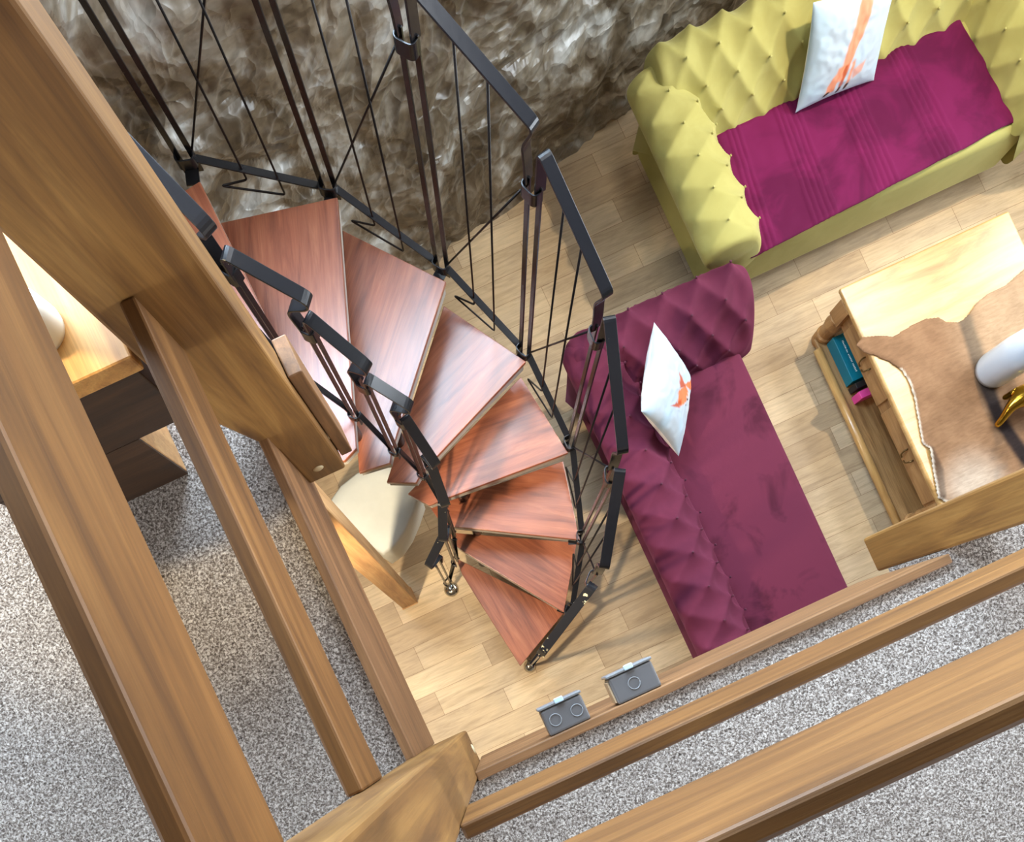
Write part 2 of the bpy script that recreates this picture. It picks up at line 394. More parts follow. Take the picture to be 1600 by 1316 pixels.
upwall('wall_right', pr, dr, nr, 5.9, [hl5], 0, 2.6, M['white']); window('window_5', pr, dr, nr, hl5)
arealight('daylight low right', (4.86, pr.y-(hl5[0]+hl5[1])/2, 1.55), nr, hl5[1]-hl5[0], 1.2, 45, (.80,.90,1.0))
upwall('wall_right_upper', pr, dr, nr, 5.9, [hr], 2.6, CEIL, M['white']); window('window_2', pr, dr, nr, hr)
arealight('daylight right', (4.86, pr.y-(hr[0]+hr[1])/2, 3.52), nr, hr[1]-hr[0], 1.15, 220, (.84,.92,1.0))
pl_ = Vector((-3.0,-2.5,0)); dl = Vector((0,1,0)); nl_ = Vector((1,0,0)); hl = (.5, 2.7, 2.95, 3.85)
upwall('wall_left', pl_, dl, nl_, 4.3, [hl], 0, CEIL, M['plaster']); window('window_3', pl_, dl, nl_, hl)
arealight('daylight left', (-3.26, pl_.y+(hl[0]+hl[1])/2, 3.4), nl_, hl[1]-hl[0], .9, 62, (.92,.96,1.0))
pf = Vector((4.6,-2.4,0)); df = Vector((-1,0,0)); nf = Vector((0,1,0)); hf = (.8, 4.2, 2.95, 3.85)
upwall('wall_front', pf, df, nf, 7.6, [hf], 0, CEIL, M['plaster']); window('window_4', pf, df, nf, hf)
arealight('daylight front', (pf.x-(hf[0]+hf[1])/2, -2.66, 3.4), nf, hf[1]-hf[0], .9, 62, (.94,.97,1.0))
tag(MB().box((-3.2,-2.6,CEIL),(4.9,3.6,CEIL+.1)).build('ceiling', M['beam'], grain='X'), kind='structure')

# ------------------------------------------------------------------ mezzanine edge, newels and rails
def Z(d): return CAM_H-d
LX = -.223; LT = .021; RY = -.121; RRY = -.130
tag(MB().box((LX-LT,-.04,Z(1.85)),(LX,.74,Z(1.45))).build('trim_1', M['fascia'], bev=.003, grain='Y'), kind='structure')
tag(MB().box((-.127,RY-LT,Z(1.85)),(.965,RY,Z(1.47))).build('trim_2', M['fascia'], bev=.003, grain='X'), kind='structure')
tag(MB().box((-.123,.72,Z(1.78)),(-.093,.80,Z(1.34))).build('trim_3', M['fascia'], bev=.003, grain='Z'), kind='structure')

def newel(name, x0, x1, y0, y1, zb, zt, label, plugs=(), foot=0, notch=None):
    r = empty(name, ((x0+x1)/2,(y0+y1)/2,zb), label, 'post')
    mb = MB()
    if notch:                    # seated over the floor edge: wider above the floor than below
        xw, z1, z2 = notch
        prof = [(x0,zb),(x1,zb),(x1,zt),(xw,zt),(xw,z2),(x0-.01,z1),(x0,z1-.02)]
        vs = [(x,y0,z) for x, z in prof]+[(x,y1,z) for x, z in prof]; k = len(prof)
        mb.add(vs, [tuple(range(k)), tuple(range(k,2*k))[::-1]]+[(i,k+i,k+(i+1)%k,(i+1)%k) for i in range(k)])
    elif foot:
        k = foot; z1 = zb+.36
        ring = lambda i, z: [(x0+i,y0+i,z),(x1-i,y0+i,z),(x1-i,y1-i,z),(x0+i,y1-i,z)]
        vs = ring(k, zb)+ring(k*.25, zb+.05)+ring(0, zb+.12)+ring(0, zt)
        fs = [(3,2,1,0),(12,13,14,15)]+[(4*i+j,4*i+(j+1)%4,4*i+4+(j+1)%4,4*i+4+j) for i in range(3) for j in range(4)]
        mb.add(vs, fs)
    else: mb.box((x0,y0,zb),(x1,y1,zt))
    mb.build('shaft', M['newel'], r, bev=.006, grain='Z', fix=True)
    if notch: x0 = notch[0]
    cap = MB().box((x0-.008,y0-.008,zt),(x1+.008,y1+.008,zt+.025)); cap.build('cap', M['newel'], r, bev=.006, grain='X')
    for (c, ax) in plugs:
        p = MB().lathe(c, [(.0135,-.002),(.0135,.001),(.009,.0035),(0,.004)], 18, Vector(ax)); p.build('bolt_plug', M['plug'], r, smooth=True)
    return r
newel('newel_post', -.245,-.127,-.138,-.038, Z(1.83), Z(.33), 'thick wooden corner newel post in the foreground where the two balustrades meet',
      [((-.127,-.088,Z(1.70)),(1,0,0))], foot=.008)
newel('newel_post', -.225,-.125,.685,.785, Z(1.77), Z(.33), 'tall dark wooden newel post leaning in from the top left beside the staircase',
      [((-.182,.685,Z(1.70)),(0,-1,0)), ((-.125,.735,Z(1.66)),(1,0,0))], notch=(-.288, Z(1.50), Z(1.28)))
newel('newel_post', .966,1.066,-.112,-.022, Z(1.75), Z(.33), 'wooden newel post end at the right edge of the photo over the coffee table')
def rail(a, b2, g, label):
    o = MB().box(a, b2).build('balustrade_rail', M['rail'], bev=.004, grain=g); return tag(o, label, 'rail')
rail((LX-LT,-.0375,Z(.604)),(LX-.001,.6845,Z(.455)), 'Y', 'wide wooden top rail of the left balustrade, nearest the camera')
rail((LX-.025,-.0375,Z(1.08)),(LX-.001,.6845,Z(.929)), 'Y', 'narrower wooden middle rail of the left balustrade above grey carpet')
rail((-.1265,RRY-.0175,Z(.584)),(1.02,RRY,Z(.423)), 'X', 'wide wooden top rail crossing the bottom right of the photo')
rail((-.1265,RRY-.022,Z(1.083)),(1.02,RRY,Z(.917)), 'X', 'narrower wooden middle rail on the right, between the top rail and the floor edge')

# junction boxes
def jbox(x0, x1, y1, label, knocks, side=False):
    z1 = Z(1.47); z0 = z1-.06; y0 = RY; r = empty('junction_box', ((x0+x1)/2, y0, z0), label, 'electrical box', 'grey electrical boxes on the floor edge')
    MB().box((x0,y0,z0),(x1,y1-.007,z1)).build('box_body', M['grey'], r, bev=.006, seg=3)
    MB().box((x0-.003,y1-.007,z0-.003),(x1+.003,y1,z1+.003)).build('lid', M['greylid'], r, bev=.003)
    MB().box(((x0+x1)/2-.010,y1-.006,z1+.002),((x0+x1)/2+.010,y1+.005,z1+.007)).build('clip', M['clip'], r, bev=.002)
    for kx in knocks:
        c = Vector((kx,(y0+y1)/2-.004,z1+.0004)); pts = [c+Vector((math.cos(a)*.0125, math.sin(a)*.0125, 0)) for a in [2*math.pi*i/28 for i in range(29)]]
        MB().tube(pts, .0011, 6).build('knockout_ring', M['greylid'], r, smooth=True)
    if side: MB().box((x0-.0035,y0+.006,z0+.006),(x0+.001,y1-.014,z1-.008)).build('lit_side', M['box_lit_side'], r, bev=.001)  # pale panel paints the light falling on this side
b1 = P(880,1110,Z(1.47)); b2 = P(990,1062,Z(1.47))
jbox(b1.x-.047, b1.x+.047, -.056, 'left grey plastic junction box with two round knockouts on the floor edge', (b1.x-.023, b1.x+.026))
jbox(b2.x-.050, b2.x+.050, -.054, 'right grey plastic junction box with one round knockout and a side coloured as lit', (b2.x-.002,), True)

# support post under the mezzanine
f0 = P(652,942,0); f1 = P(630,952,0)
r = empty('support_post', (f0.x-.05, f0.y+.05, 0), 'pale square wooden post standing on the plank floor under the upper floor', 'post')
MB().box((f1.x,f0.y,0),(f0.x,f0.y+.1,MZ-.22)).build('shaft', M['post'], r, bev=.004, grain='Z')
MB().box((f1.x-.004,f0.y-.004,0),(f0.x+.004,f0.y+.104,.012)).build('foot_plate', M['post'], r, bev=.002, grain='X')

# bedside table on the carpet, left
r = empty('bedside_table', (-.62,.9,MZ), 'honey coloured wooden bedside table lit by a lamp, seen through the gap on the left', 'table')
MB().box((-.74,.690,Z(1.09)),(-.295,1.15,Z(1.05))).build('table_top', M['bed'], r, bev=.004, grain='Y')
MB().box((-.72,.700,Z(1.28)),(-.31,1.14,Z(1.09))).build('drawer_box', M['shade_brown'], r, bev=.003, grain='X')  # wood darkened to paint in the shade on the front
MB().box((-.69,.706,MZ),(-.41,1.10,Z(1.28))).build('plinth', M['post'], r, bev=.003, grain='X')
MB().box((-.69,.7005,MZ),(-.411,.7058,Z(1.28))).build('plinth_shade', M['shade_brown'], r, grain='X')  # thin dark sheet painting the shade on the plinth front
MB().lathe((-.66,.700,Z(1.18)), [(.006,0),(.006,.012),(.014,.018),(.012,.028),(0,.03)], 16, Vector((0,-1,0))).build('knob', M['brassknob'], r, smooth=True)

lb = Vector((-.405,.785,Z(1.05)))
r = empty('bedside_lamp', lb, 'dark slim table lamp with a cream foot on the honey coloured bedside table', 'lamp')
MB().lathe(lb, [(.040,0),(.042,.01),(.040,.05),(.030,.075),(.016,.085)], 24).build('lamp_foot', M['cream'], r, smooth=True)
MB().lathe(lb, [(.014,.08),(.022,.12),(.026,.20),(.020,.30),(.010,.36),(.008,.44)], 24).build('lamp_body', M['darkleg'], r, smooth=True)
MB().lathe(lb, [(.08,.42),(.055,.60),(.052,.60),(.077,.42)], 32).build('lamp_shade', M['cream'], r, smooth=True)
# ------------------------------------------------------------------ staircase
R = .22
OUT = {8:(290,245),7:(513,290),6:(690,412),5:(820,547),4:(892,692),3:(910,840),2:(892,954),1:(826,1045)}
INN = {9:(185,225),8:(355,415),7:(480,510),6:(567,595),5:(627,652),4:(672,726),3:(692,783),2:(696,835),1:(683,878)}
OH, IH = 1.05, .68
opos = {n: P(x, y, R*n) for n, (x, y) in OUT.items()}
ipos = {n: P(x, y, R*n+IH) for n, (x, y) in INN.items()}
centre = Vector((sum(ipos[n].x for n in range(2,9))/7, sum(ipos[n].y for n in range(2,9))/7, 0))
stair = empty('spiral_staircase', (centre.x, centre.y, 0), 'spiral staircase with red brown wooden treads and black steel railings', 'staircase')
TR = {1:[(813,1041),(741,928),(722,897),(712,872)], 2:[(881,957),(729,865),(712,853),(702,832)], 3:[(906,844),(719,824),(692,822),(672,793)],
      4:[(888,708),(700,778),(671,790),(637,772)], 5:[(822,565),(660,738),(650,755),(604,754)], 6:[(697,440),(612,705),(610,724),(561,739)],
      7:[(527,308),(557,701),(539,720),(490,735)], 8:[(312,283),(470,610),(462,635),(425,640)]}
tfo = {n: P(*TR[n][0], R*n) for n in TR}
tfo[9] = P(120, 300, R*9)
def flat(v, z): return Vector((v.x, v.y, z))
for n in range(1, 9):
    z = R*n; pts = [P(x, y, z) for x, y in TR[n]]; nxt = tfo[n+1]
    bdir = Vector((nxt.x-pts[0].x, nxt.y-pts[0].y, 0)).normalized()
    bo = flat(nxt, z)+bdir*.035
    poly = [(p.x, p.y) for p in pts]+[(bo.x, bo.y)]
    g = Vector((pts[0].x-pts[1].x, pts[0].y-pts[1].y, 0))
    tr = MB().prism(poly, z-.022, z).build('tread', M['tread'], stair, bev=.003, grain=g)
    cx = sum(p[0] for p in poly)/len(poly); cy = sum(p[1] for p in poly)/len(poly)
    ins = [(cx+(p[0]-cx)*.975, cy+(p[1]-cy)*.975) for p in poly]
    MB().prism(ins, z-.070, z-.022).build('tread_support', M['tray'], tr, bev=.002)
    # spacer tube carrying the tread from the one below
    q = pts[1].lerp(pts[0], .14)+bdir*.04
    lowz = z-R if n > 1 else 0
    MB().tube([flat(q, lowz), flat(q, z-.07)], .028, 16).build('spacer', M['black'], stair, smooth=True)

def perp(v): return Vector((-v.y, v.x, 0)).normalized()
otan = {}
for n in range(1, 9):
    a = opos[min(8, n+1)]; b2 = opos[max(1, n-1)]; t = Vector((b2.x-a.x, b2.y-a.y, 0)); otan[n] = t.normalized()     # towards the lower step
G = .026
for n in range(1, 9):
    o = opos[n]; t = otan[n]; zt = o.z+OH; inw = perp(t); 
    if inw.dot(Vector((centre.x-o.x, centre.y-o.y, 0))) < 0: inw = -inw
    zb = o.z-.07 if n > 1 else 0
    for s in ((-1, 1) if n > 1 else (-1,)):
        q = o+t*(G*s)
        MB().ribbon([flat(q, zb), flat(q, zt)], .020, .008, t).build('post_strip', M['black'], stair, bev=.0012)
    if n > 1:
        for zc, h in ((zt-.03, .05), (o.z+.0, .045)):
            path = fillet([flat(o-t*(G+.007)-inw*.006, zc), flat(o-t*(G+.007)+inw*.030, zc), flat(o+t*(G+.007)+inw*.030, zc), flat(o+t*(G+.007)-inw*.006, zc)], .02)
            MB().ribbon(path, h, .005, (0,0,1)).build('collar', M['black'], stair, bev=.001)
        # bracket to the tread
        MB().ribbon([flat(o, o.z-.046)+inw*.0, flat(o, o.z-.046)+inw*.07], .05, .006, t).build('tread_bracket', M['black'], stair)
    else:
        MB().lathe((o.x-t.x*G, o.y-t.y*G, 0), [(.038,0),(.038,.006),(.022,.016),(.014,.022)], 20).build('floor_foot', M['chrome'], stair, smooth=True)
for n in range(8, 1, -1):
    a, b2 = opos[n], opos[n-1]; d = Vector((b2.x-a.x, b2.y-a.y, 0)); L = d.length; d.normalize(); side = perp(d)
    za, zb = a.z+OH, b2.z+OH; A = a+otan[n]*G; B = b2-otan[n-1]*G
    if n > 2:
        path = [flat(A, za-.02), flat(A, za+.15), flat(B+d*.02, zb+.20), flat(B-d*.015, zb+.12), flat(B-d*.004, zb+.05), flat(B, zb-.02)]
        path = fillet(path, .022)
    else:
        path = fillet([flat(A, za-.02), flat(A, za+.03), flat(A, za+.05)+d*.02, flat(B, zb+.05)-d*.02, flat(B, zb)], .015)
    MB().ribbon(path, .040, .008, side).build('handrail', M['chipped'] if n == 2 else M['black'], stair, bev=.0015)
    # bottom bar from post to post
    if n > 1: MB().ribbon([flat(a+otan[n]*G, a.z-.01), flat(b2-otan[n-1]*G, b2.z-.01 if n > 2 else b2.z+.05)], .030, .006, side).build('bottom_bar', M['black'], stair, bev=.001)
    # bent wire pair
    inw = side if side.dot(Vector((centre.x-a.x, centre.y-a.y, 0))) > 0 else -side
    def at(f_, zz): return flat(a+(b2-a)*f_, zz)
    zl = lambda f_: a.z+(b2.z-a.z)*f_-.06
    zr = lambda f_: (za+.15)+(zb+.20-za-.15)*f_ - .004
    if n > 2:
        f1_, f2_ = .37, .62
        p = [at(f1_, zr(f1_)), at(f1_, zl(f1_)), at(f1_-.2, zl(f1_-.2)-.02)+inw*.03, at(f2_, zl(f2_)-.04)+inw*.004, at(f2_, zr(f2_))]
        MB().tube(fillet(p, .012, 4), .0042, 8).build('wire', M['wire'], stair, smooth=True)
        MB().tube([flat(b2-otan[n-1]*G, b2.z+OH-.03), flat(a+otan[n]*G, a.z+.01)], .0040, 8).build('diagonal_wire', M['wire'], stair, smooth=True)
# inner rail
itan = {}
for n in range(1, 10):
    a = ipos[min(9, n+1)]; b2 = ipos[max(1, n-1)]; itan[n] = Vector((b2.x-a.x, b2.y-a.y, 0)).normalized()
GI = .015
for n in range(1, 10):
    o = ipos[n]; t = itan[n]; zt = o.z; zb = R*n-.05 if n > 1 else 0
    side = perp(t)
    if side.dot(Vector((opos[min(n,8)].x-o.x, opos[min(n,8)].y-o.y, 0))) < 0: side = -side
    for s in (-1, 1):
        q = o+t*(GI*s); MB().ribbon([flat(q, zb), flat(q, zt)], .016, .006, side).build('post_strip', M['black'], stair, bev=.001)
    for zc, h in ((zt-.03, .05), (R*n+.03, .03)):
        path = fillet([flat(o-t*(GI+.006)+side*.014, zc), flat(o-t*(GI+.006)-side*.020, zc), flat(o+t*(GI+.006)-side*.020, zc), flat(o+t*(GI+.006)+side*.014, zc)], .012)
        MB().ribbon(path, h, .005, (0,0,1)).build('collar', M['black'], stair, bev=.001)
    if n == 1: MB().lathe((o.x, o.y, 0), [(.045,0),(.045,.006),(.03,.016),(.016,.022)], 20).build('floor_foot', M['chrome'], stair, smooth=True)
for n in range(9, 1, -1):
    a, b2 = ipos[n], ipos[n-1]; d = Vector((b2.x-a.x, b2.y-a.y, 0)).normalized(); side = perp(d)
    A = a+itan[n]*GI; B = b2-itan[n-1]*GI; za, zb = a.z, b2.z; rise = {9:.21, 8:.17, 7:.15, 6:.13}.get(n, .12)
    path = fillet([flat(A, za-.03), flat(A, za+(.08 if n > 6 else .045)), flat(B+d*.07, zb+rise), flat(B+d*.064, zb+rise-.03), flat(B-d*.016, zb+rise*.55), flat(B-d*.008, zb+.03), flat(B, zb-.03)], .03)
    MB().ribbon(path, .040, .007, side).build('inner_handrail', M['black'], stair, bev=.0015)
    MB().ribbon(fillet([flat(A, R*n+.03), flat(A, R*n+.05)+d*.01, flat(B, R*(n-1)+.07)-d*.01, flat(B, R*(n-1)+.03)], .012), .022, .006, side).build('inner_bottom_bar', M['black'], stair, bev=.001)

# ------------------------------------------------------------------ tufted upholstery
def tufted(name, mat, btn, parent, prof, axis, l0, l1, tuft, a, b, amp=.022, btnr=.011, endr=.05, nl=150, npf=90, v_off=0.0, u_off=0.0, flipn=False):
    """prof: list of (across, z); extruded along axis 'X' or 'Y' from l0 to l1; tuft=(s0,s1) range of the profile arc that is buttoned"""
    pts, L = spline([Vector((p[0], 0, p[1])) for p in prof], npf); cen = sum(pts, Vector())/len(pts); Ln = abs(l1-l0)
    s0, s1 = tuft[0]*L, tuft[1]*L; sgn = 1 if flipn else -1
    nrm = []
    for i in range(len(pts)):
        t = (pts[min(i+1, npf)]-pts[max(i-1, 0)]).normalized(); nrm.append(Vector((-t.z, 0, t.x))*sgn)
    def surf(lu, sv, disp=True):
        i = min(npf-1, int(sv/L*npf)); f_ = sv/L*npf-i
        p = pts[i].lerp(pts[i+1], f_); nn = nrm[i].lerp(nrm[i+1], f_).normalized()
        e = min(lu, Ln-lu)
        if e < endr:
            k = 1-e/endr; sc = 1-.16*(1-math.sqrt(max(0, 1-k*k))); p = cen+(p-cen)*sc; 
        h = 0
        if disp:
            w = sstep(s0-b*.5, s0, sv)*(1-sstep(s1, s1+b*.5, sv))*sstep(.0, a*.5, e)
            uu = (lu-u_off)/a; vv = (sv-s0-v_off)/b; pp = uu+vv; qq = uu-vv
            hh = (abs(math.sin(math.pi*pp))*abs(math.sin(math.pi*qq)))**1.0
            # nearest button
            pr_, qr_ = round(pp), round(qq); du = ((pr_+qr_)/2-uu)*a; dv = ((pr_-qr_)/2-vv)*b
            hole = math.exp(-math.sqrt(du*du+dv*dv)/.020)
            h = w*(amp*1.1*(hh-.7)-amp*1.5*hole)
        return p+nn*h
    def place(p, lu):
        l = l0+(l1-l0)*lu/Ln
        return Vector((p.x, l, p.z)) if axis == 'Y' else Vector((l, p.x, p.z))
    mb = MB(); mb.grid(lambda u, v: place(surf(u*Ln, v*L), u*Ln), nl, npf)
    for uu in (0, nl):
        ring = [uu*(npf+1)+j for j in range(npf+1)]; mb.f.append(tuple(ring)); mb.mi.append(0)
    o = mb.build(name, mat, parent, smooth=True, fix=True)
    k = 0
    for pi in range(-40, 120):
        for qi in range(-40, 120):
            lu = (pi+qi)/2*a+u_off; sv = (pi-qi)/2*b+s0+v_off
            if a*.4 < lu < Ln-a*.4 and s0+.004 <= sv <= s1-.004:
                p = place(surf(lu, sv), lu); i = min(npf, int(sv/L*npf)); nn = place(nrm[i], 0)-place(Vector(), 0)
                MB().lathe(p, [(btnr,-.004),(btnr,.001),(btnr*.75,.005),(0,.007)], 12, nn).build('button', btn, o, smooth=True); k += 1
    return o
def rbox(name, a, b2, mat, parent, r=.03, **kw):
    o = MB().box(a, b2).build(name, mat, parent, bev=r, seg=5, **kw)
    for p in o.data.polygons: p.use_smooth = True
    return o

# plum chaise sofa
sofa = empty('chaise_sofa', (1.5,.45,0), 'plum velvet button-back chaise sofa with one arm, below the staircase', 'sofa')
rbox('base', (1.10,-.60,.10),(1.94,1.42,.34), M['maroon'], sofa, .02)
seat = rbox('seat', (1.24,-.62,.30),(1.955,1.30,.455), M['maroonseat'], sofa, .035)
tufted('backrest', M['maroon'], M['maroonbtn'], sofa, [(1.12,.10),(1.09,.30),(1.06,.48),(1.005,.585),(1.015,.665),(1.09,.705),(1.19,.69),(1.26,.62),(1.33,.50),(1.37,.40)], 'Y', -.60, 1.50, (.55,.90), .19, .24, .018, .006, .06, 200, 90)
tufted('armrest', M['maroon'], M['maroonbtn'], sofa, [(1.42,.10),(1.44,.30),(1.47,.48),(1.525,.585),(1.525,.665),(1.46,.715),(1.36,.69),(1.27,.61),(1.19,.50),(1.14,.40)], 'X', 1.04, 2.04, (.46,.90), .19, .24, .022, .006, .09, 130, 90, u_off=.05, flipn=True)
for (x, y) in ((1.18,1.34),(1.88,1.34),(1.18,-.52),(1.88,-.52)): MB().lathe((x,y,0), [(.018,0),(.026,.10)], 16).build('foot', M['darkleg'], sofa, smooth=True)

# green loveseat
ls = empty('loveseat', (3.05,2.1,0), 'olive green velvet buttoned loveseat against the crumpled wall', 'sofa')
rbox('seat_base', (2.12,1.625,.09),(3.98,2.5,.455), M['green'], ls, .05)
def garm(s):   # s=1 left arm, mirrored for the right arm
    m_ = lambda x: x if s == 1 else 6.10-x
    pr = [(2.07,.09),(2.06,.30),(2.03,.47),(1.92,.55),(1.90,.63),(1.96,.695),(2.07,.705),(2.18,.66),(2.25,.56),(2.29,.43)]
    return tufted('armrest', M['green'], M['greenbtn'], ls, [(m_(x), z) for x, z in pr], 'Y', 1.60, 2.62, (.55,.93), .18, .24, .013, .006, .05, 120, 90, u_off=.02, flipn=(s != 1))
garm(1); garm(-1)
tufted('backrest', M['green'], M['greenbtn'], ls, [(2.60,.09),(2.60,.35),(2.63,.55),(2.68,.64),(2.67,.72),(2.60,.77),(2.51,.755),(2.43,.68),(2.35,.56),(2.27,.42)], 'X', 2.02, 4.08, (.56,.93), .18, .25, .018, .006, .06, 240, 90, u_off=.04, flipn=True)
for (x, y) in ((2.2,1.72),(3.9,1.72),(2.2,2.5),(3.9,2.5)): MB().lathe((x,y,0), [(.02,0),(.03,.09)], 16).build('foot', M['darkleg'], ls, smooth=True)

# magenta throw on the loveseat
ribs = [.05,.07,.09, .24,.26,.28,.30,.32, .47,.49,.51,.53,.55, .70,.72,.74,.76,.78]
tp = [P(1118,213,.47), P(1500,28,.47), P(1592,186,.47), P(1174,402,.47)]
def throwf(u, v):      # u along the seat, v from back to front
    a = tp[0].lerp(tp[1], u); b3 = tp[3].lerp(tp[2], u); p = a.lerp(b3, v)
    z = .463+.006*noise.noise(Vector((u*9, v*4, 0)))+.004*noise.noise(Vector((u*22, v*9, 3)))
    for q in ribs: z += .005*math.exp(-((u-q)/.006)**2)
    e = min(u, 1-u, v, 1-v); z -= .006*(1-sstep(0, .02, e))
    p = p+Vector((0, .012*noise.noise(Vector((u*6, 0, 1)))*v, 0))
    p.z = z; return p
o = MB().grid(throwf, 260, 90).build('seat_throw', M['throw'], smooth=True, fix=True)
sm = o.modifiers.new('thickness', 'SOLIDIFY'); sm.thickness = .008; sm.offset = -1
tag(o, 'magenta velvet throw with ribbed stripes covering the green loveseat seat', 'throw')

# printed cushions
def cushion(name, c, ex, ey, size, thick, colf, label, n=110):
    ex = ex.normalized(); ey = (ey-ex*ey.dot(ex)).normalized(); nz = ex.cross(ey); cols = []; mb = MB()
    def f_(sg):
        def g(u, v):
            x, y = u*2-1, v*2-1
            k = 1-.05*(1-abs(x)**2)*0; px_ = x*(1-.07*(1-y*y)**1*abs(x)**3); py_ = y*(1-.07*(1-x*x)*abs(y)**3)
            h = ((1-abs(x)**2.6)*(1-abs(y)**2.6)); h = max(0, h)**.55
            h *= 1+.10*noise.noise(Vector((x*2.3, y*2.3, sg)))
            cols.append(colf(x, y) if sg > 0 else (.78,.80,.82,1))
            return c+ex*(px_*size/2)+ey*(py_*size/2)+nz*(sg*h*thick/2+.004*noise.noise(Vector((x*7, y*7, sg)))*h)
        return g
    mb.grid(f_(1), n, n); mb.grid(f_(-1), n, n, flip=True); mb.col = cols
    o = mb.build(name, M['print'], smooth=True); return tag(o, label, 'cushion')
W_ = lin((176,190,202)); OR = lin((218,112,48)); OD = lin((176,74,30)); BL = lin((176,206,226)); BK = lin((60,50,48)); GR = lin((196,200,204))
def mixl(a, b2, t): return tuple(a[i]+(b2[i]-a[i])*t for i in range(4))
def blob(x, y, poly, soft=.03):
    d = edist((x, y), poly); return sstep(-soft, soft, d if inside((x, y), poly) else -d)
def fox_tall(x, y):
    n = noise.noise(Vector((x*2.4, y*2.4, 5))); c = mixl(W_, BL, max(0, n)*.7); c = mixl(c, BL, .5*sstep(.35,.9,-x))
    wob = .035*noise.noise(Vector((x*7, y*7, 4))); x += wob
    st = .5+.5*noise.noise(Vector((x*14, y*4, 9))); o1 = mixl(OR, lin((232,150,104)), st)
    for poly, cl in (([(.10,1.0),(.38,1.0),(.30,.35),(.10,-.15),(-.02,-.62),(-.16,-.60),(-.10,.05),(.02,.5)], o1),
                     ([(-.06,-.30),(.02,-.30),(-.02,-.86),(-.10,-.86)], OD), ([(.10,-.30),(.18,-.25),(.14,-.84),(.08,-.84)], o1),
                     ([(-.38,-.62),(-.20,-.30),(-.08,-.30),(-.22,-.80),(-.40,-.82)], o1), ([(.16,-.45),(.48,-.36),(.42,-.56),(.20,-.66)], mixl(o1, W_, .3))):
        c = mixl(c, cl, blob(x, y, poly)*.85)
    for (a, b2) in (((-.08,-.86),(-.04,-.78)),((.10,-.84),(.13,-.76)),((-.4,-.84),(-.34,-.8))):
        c = mixl(c, BK, 1-sstep(.02,.05, edist((x, y), [a, b2], False)))
    return c
# cushion standing on its corner in the plum sofa
top = P(1033,512,.82); bot = P(1048,705,.655); lo = P(1086,592,.475); hi = P(994,642,1.0)
cush_x = ((lo-top)+(bot-hi)).normalized(); cush_y = ((lo-bot)+(top-hi)).normalized()
CRX = [([(676,728),(730,706),(782,704),(792,745),(768,800),(748,790),(735,752),(705,745)], OR), ([(682,728),(640,756),(632,802),(650,815),(678,795),(696,760)], OR),
       ([(648,742),(656,676),(684,736)], OD), ([(652,786),(602,812),(640,822)], OD), ([(690,762),(712,756),(742,792),(702,816),(684,802)], GR),
       ([(680,818),(742,806),(760,850),(720,870),(680,850)], mixl(W_, GR, .7)), ([(726,872),(742,812),(752,816),(738,876)], mixl(OD, BK, .5))]
def fox_lying(x, y):
    t = (x-y)/2; q = (x+y)/2; n = noise.noise(Vector((x*2.5, y*2.5, 0))); c = mixl(W_, BL, max(0, n+.1)*.9)
    X, Y = 640+145*q+24*t, 745-80*q+310*t; X = 705+(X-705)*.88; Y = 765+(Y-765)*.88; w = 5*noise.noise(Vector((x*11, y*11, 2))); X += w; Y += w
    for poly, cl in CRX:
        pl = [(a_/100, b_/100) for a_, b_ in poly]; c = mixl(c, cl, blob(X/100, Y/100, pl, .05)*.92)
    for ex_, ey_, rr in ((686,790,7),(674,812,6)): c = mixl(c, BK, 1-sstep(rr*.5, rr, math.hypot(X-ex_, Y-ey_)))
    return c
cushion('cushion', (lo+hi+top+bot)/4, cush_x, cush_y, .465, .14, fox_lying, 'white cushion with a small painted fox leaning in the corner of the plum sofa', 150)
bl = P(1250,178,.49); brr = P(1366,130,.49)
ex = (brr-bl); up = Vector((0,.42,.80)).normalized(); ctr = (bl+brr)/2+up*.225+Vector((0,.02,.0))
cushion('cushion', ctr, Vector((ex.x, ex.y, 0)), up, .46, .12, fox_tall, 'white cushion painted with a long orange animal standing on the green loveseat')

# ------------------------------------------------------------------ coffee table
TX0, TX1, TY0, TY1, TZ = 2.59, 3.61, -.18, 1.25, .45
ct = empty('coffee_table', ((TX0+TX1)/2,(TY0+TY1)/2,0), 'large pine coffee table with drawers, turned legs and a low shelf', 'table')
mb = MB(); k = 6
for i in range(k):
    y0 = TY0+(TY1-TY0)*i/k
mb.box((TX0,TY0,TZ-.032),(TX1,TY1,TZ)); mb.build('table_top', M['pine'], ct, bev=.012, seg=4, grain='X')
ax0 = TX0+.035
MB().box((ax0,TY0+.12,.27),(ax0+.02,TY1-.14,TZ-.032)).build('apron', M['pinedark'], ct, grain='Y')
MB().box((TX1-.055,TY0+.12,.27),(TX1-.035,TY1-.14,TZ-.032)).build('apron', M['pinedark'], ct, grain='Y')
MB().box((TX0+.12,TY1-.055,.27),(TX1-.12,TY1-.035,TZ-.032)).build('apron', M['pinedark'], ct, grain='X')
MB().box((TX0+.12,TY0+.035,.27),(TX1-.12,TY0+.055,TZ-.032)).build('apron', M['pinedark'], ct, grain='X')
for (y0, y1) in ((.60,1.06),(-.02,.55)):
    dw = MB().box((ax0-.016,y0,.285),(ax0+.001,y1,TZ-.040)).build('drawer', M['pinedark'], ct, bev=.004, grain='Y')
    for f_ in (.5,):
        y = y0+(y1-y0)*f_
        for s in (-1, 1):
            pth = fillet([(ax0-.014,y+s*.035,.375),(ax0-.034,y+s*.035,.37),(ax0-.038,y+s*.028,.335),(ax0-.034,y+s*.01,.325)], .012)
            MB().tube(pth, .005, 8).build('handle', M['brassknob'], dw, smooth=True)
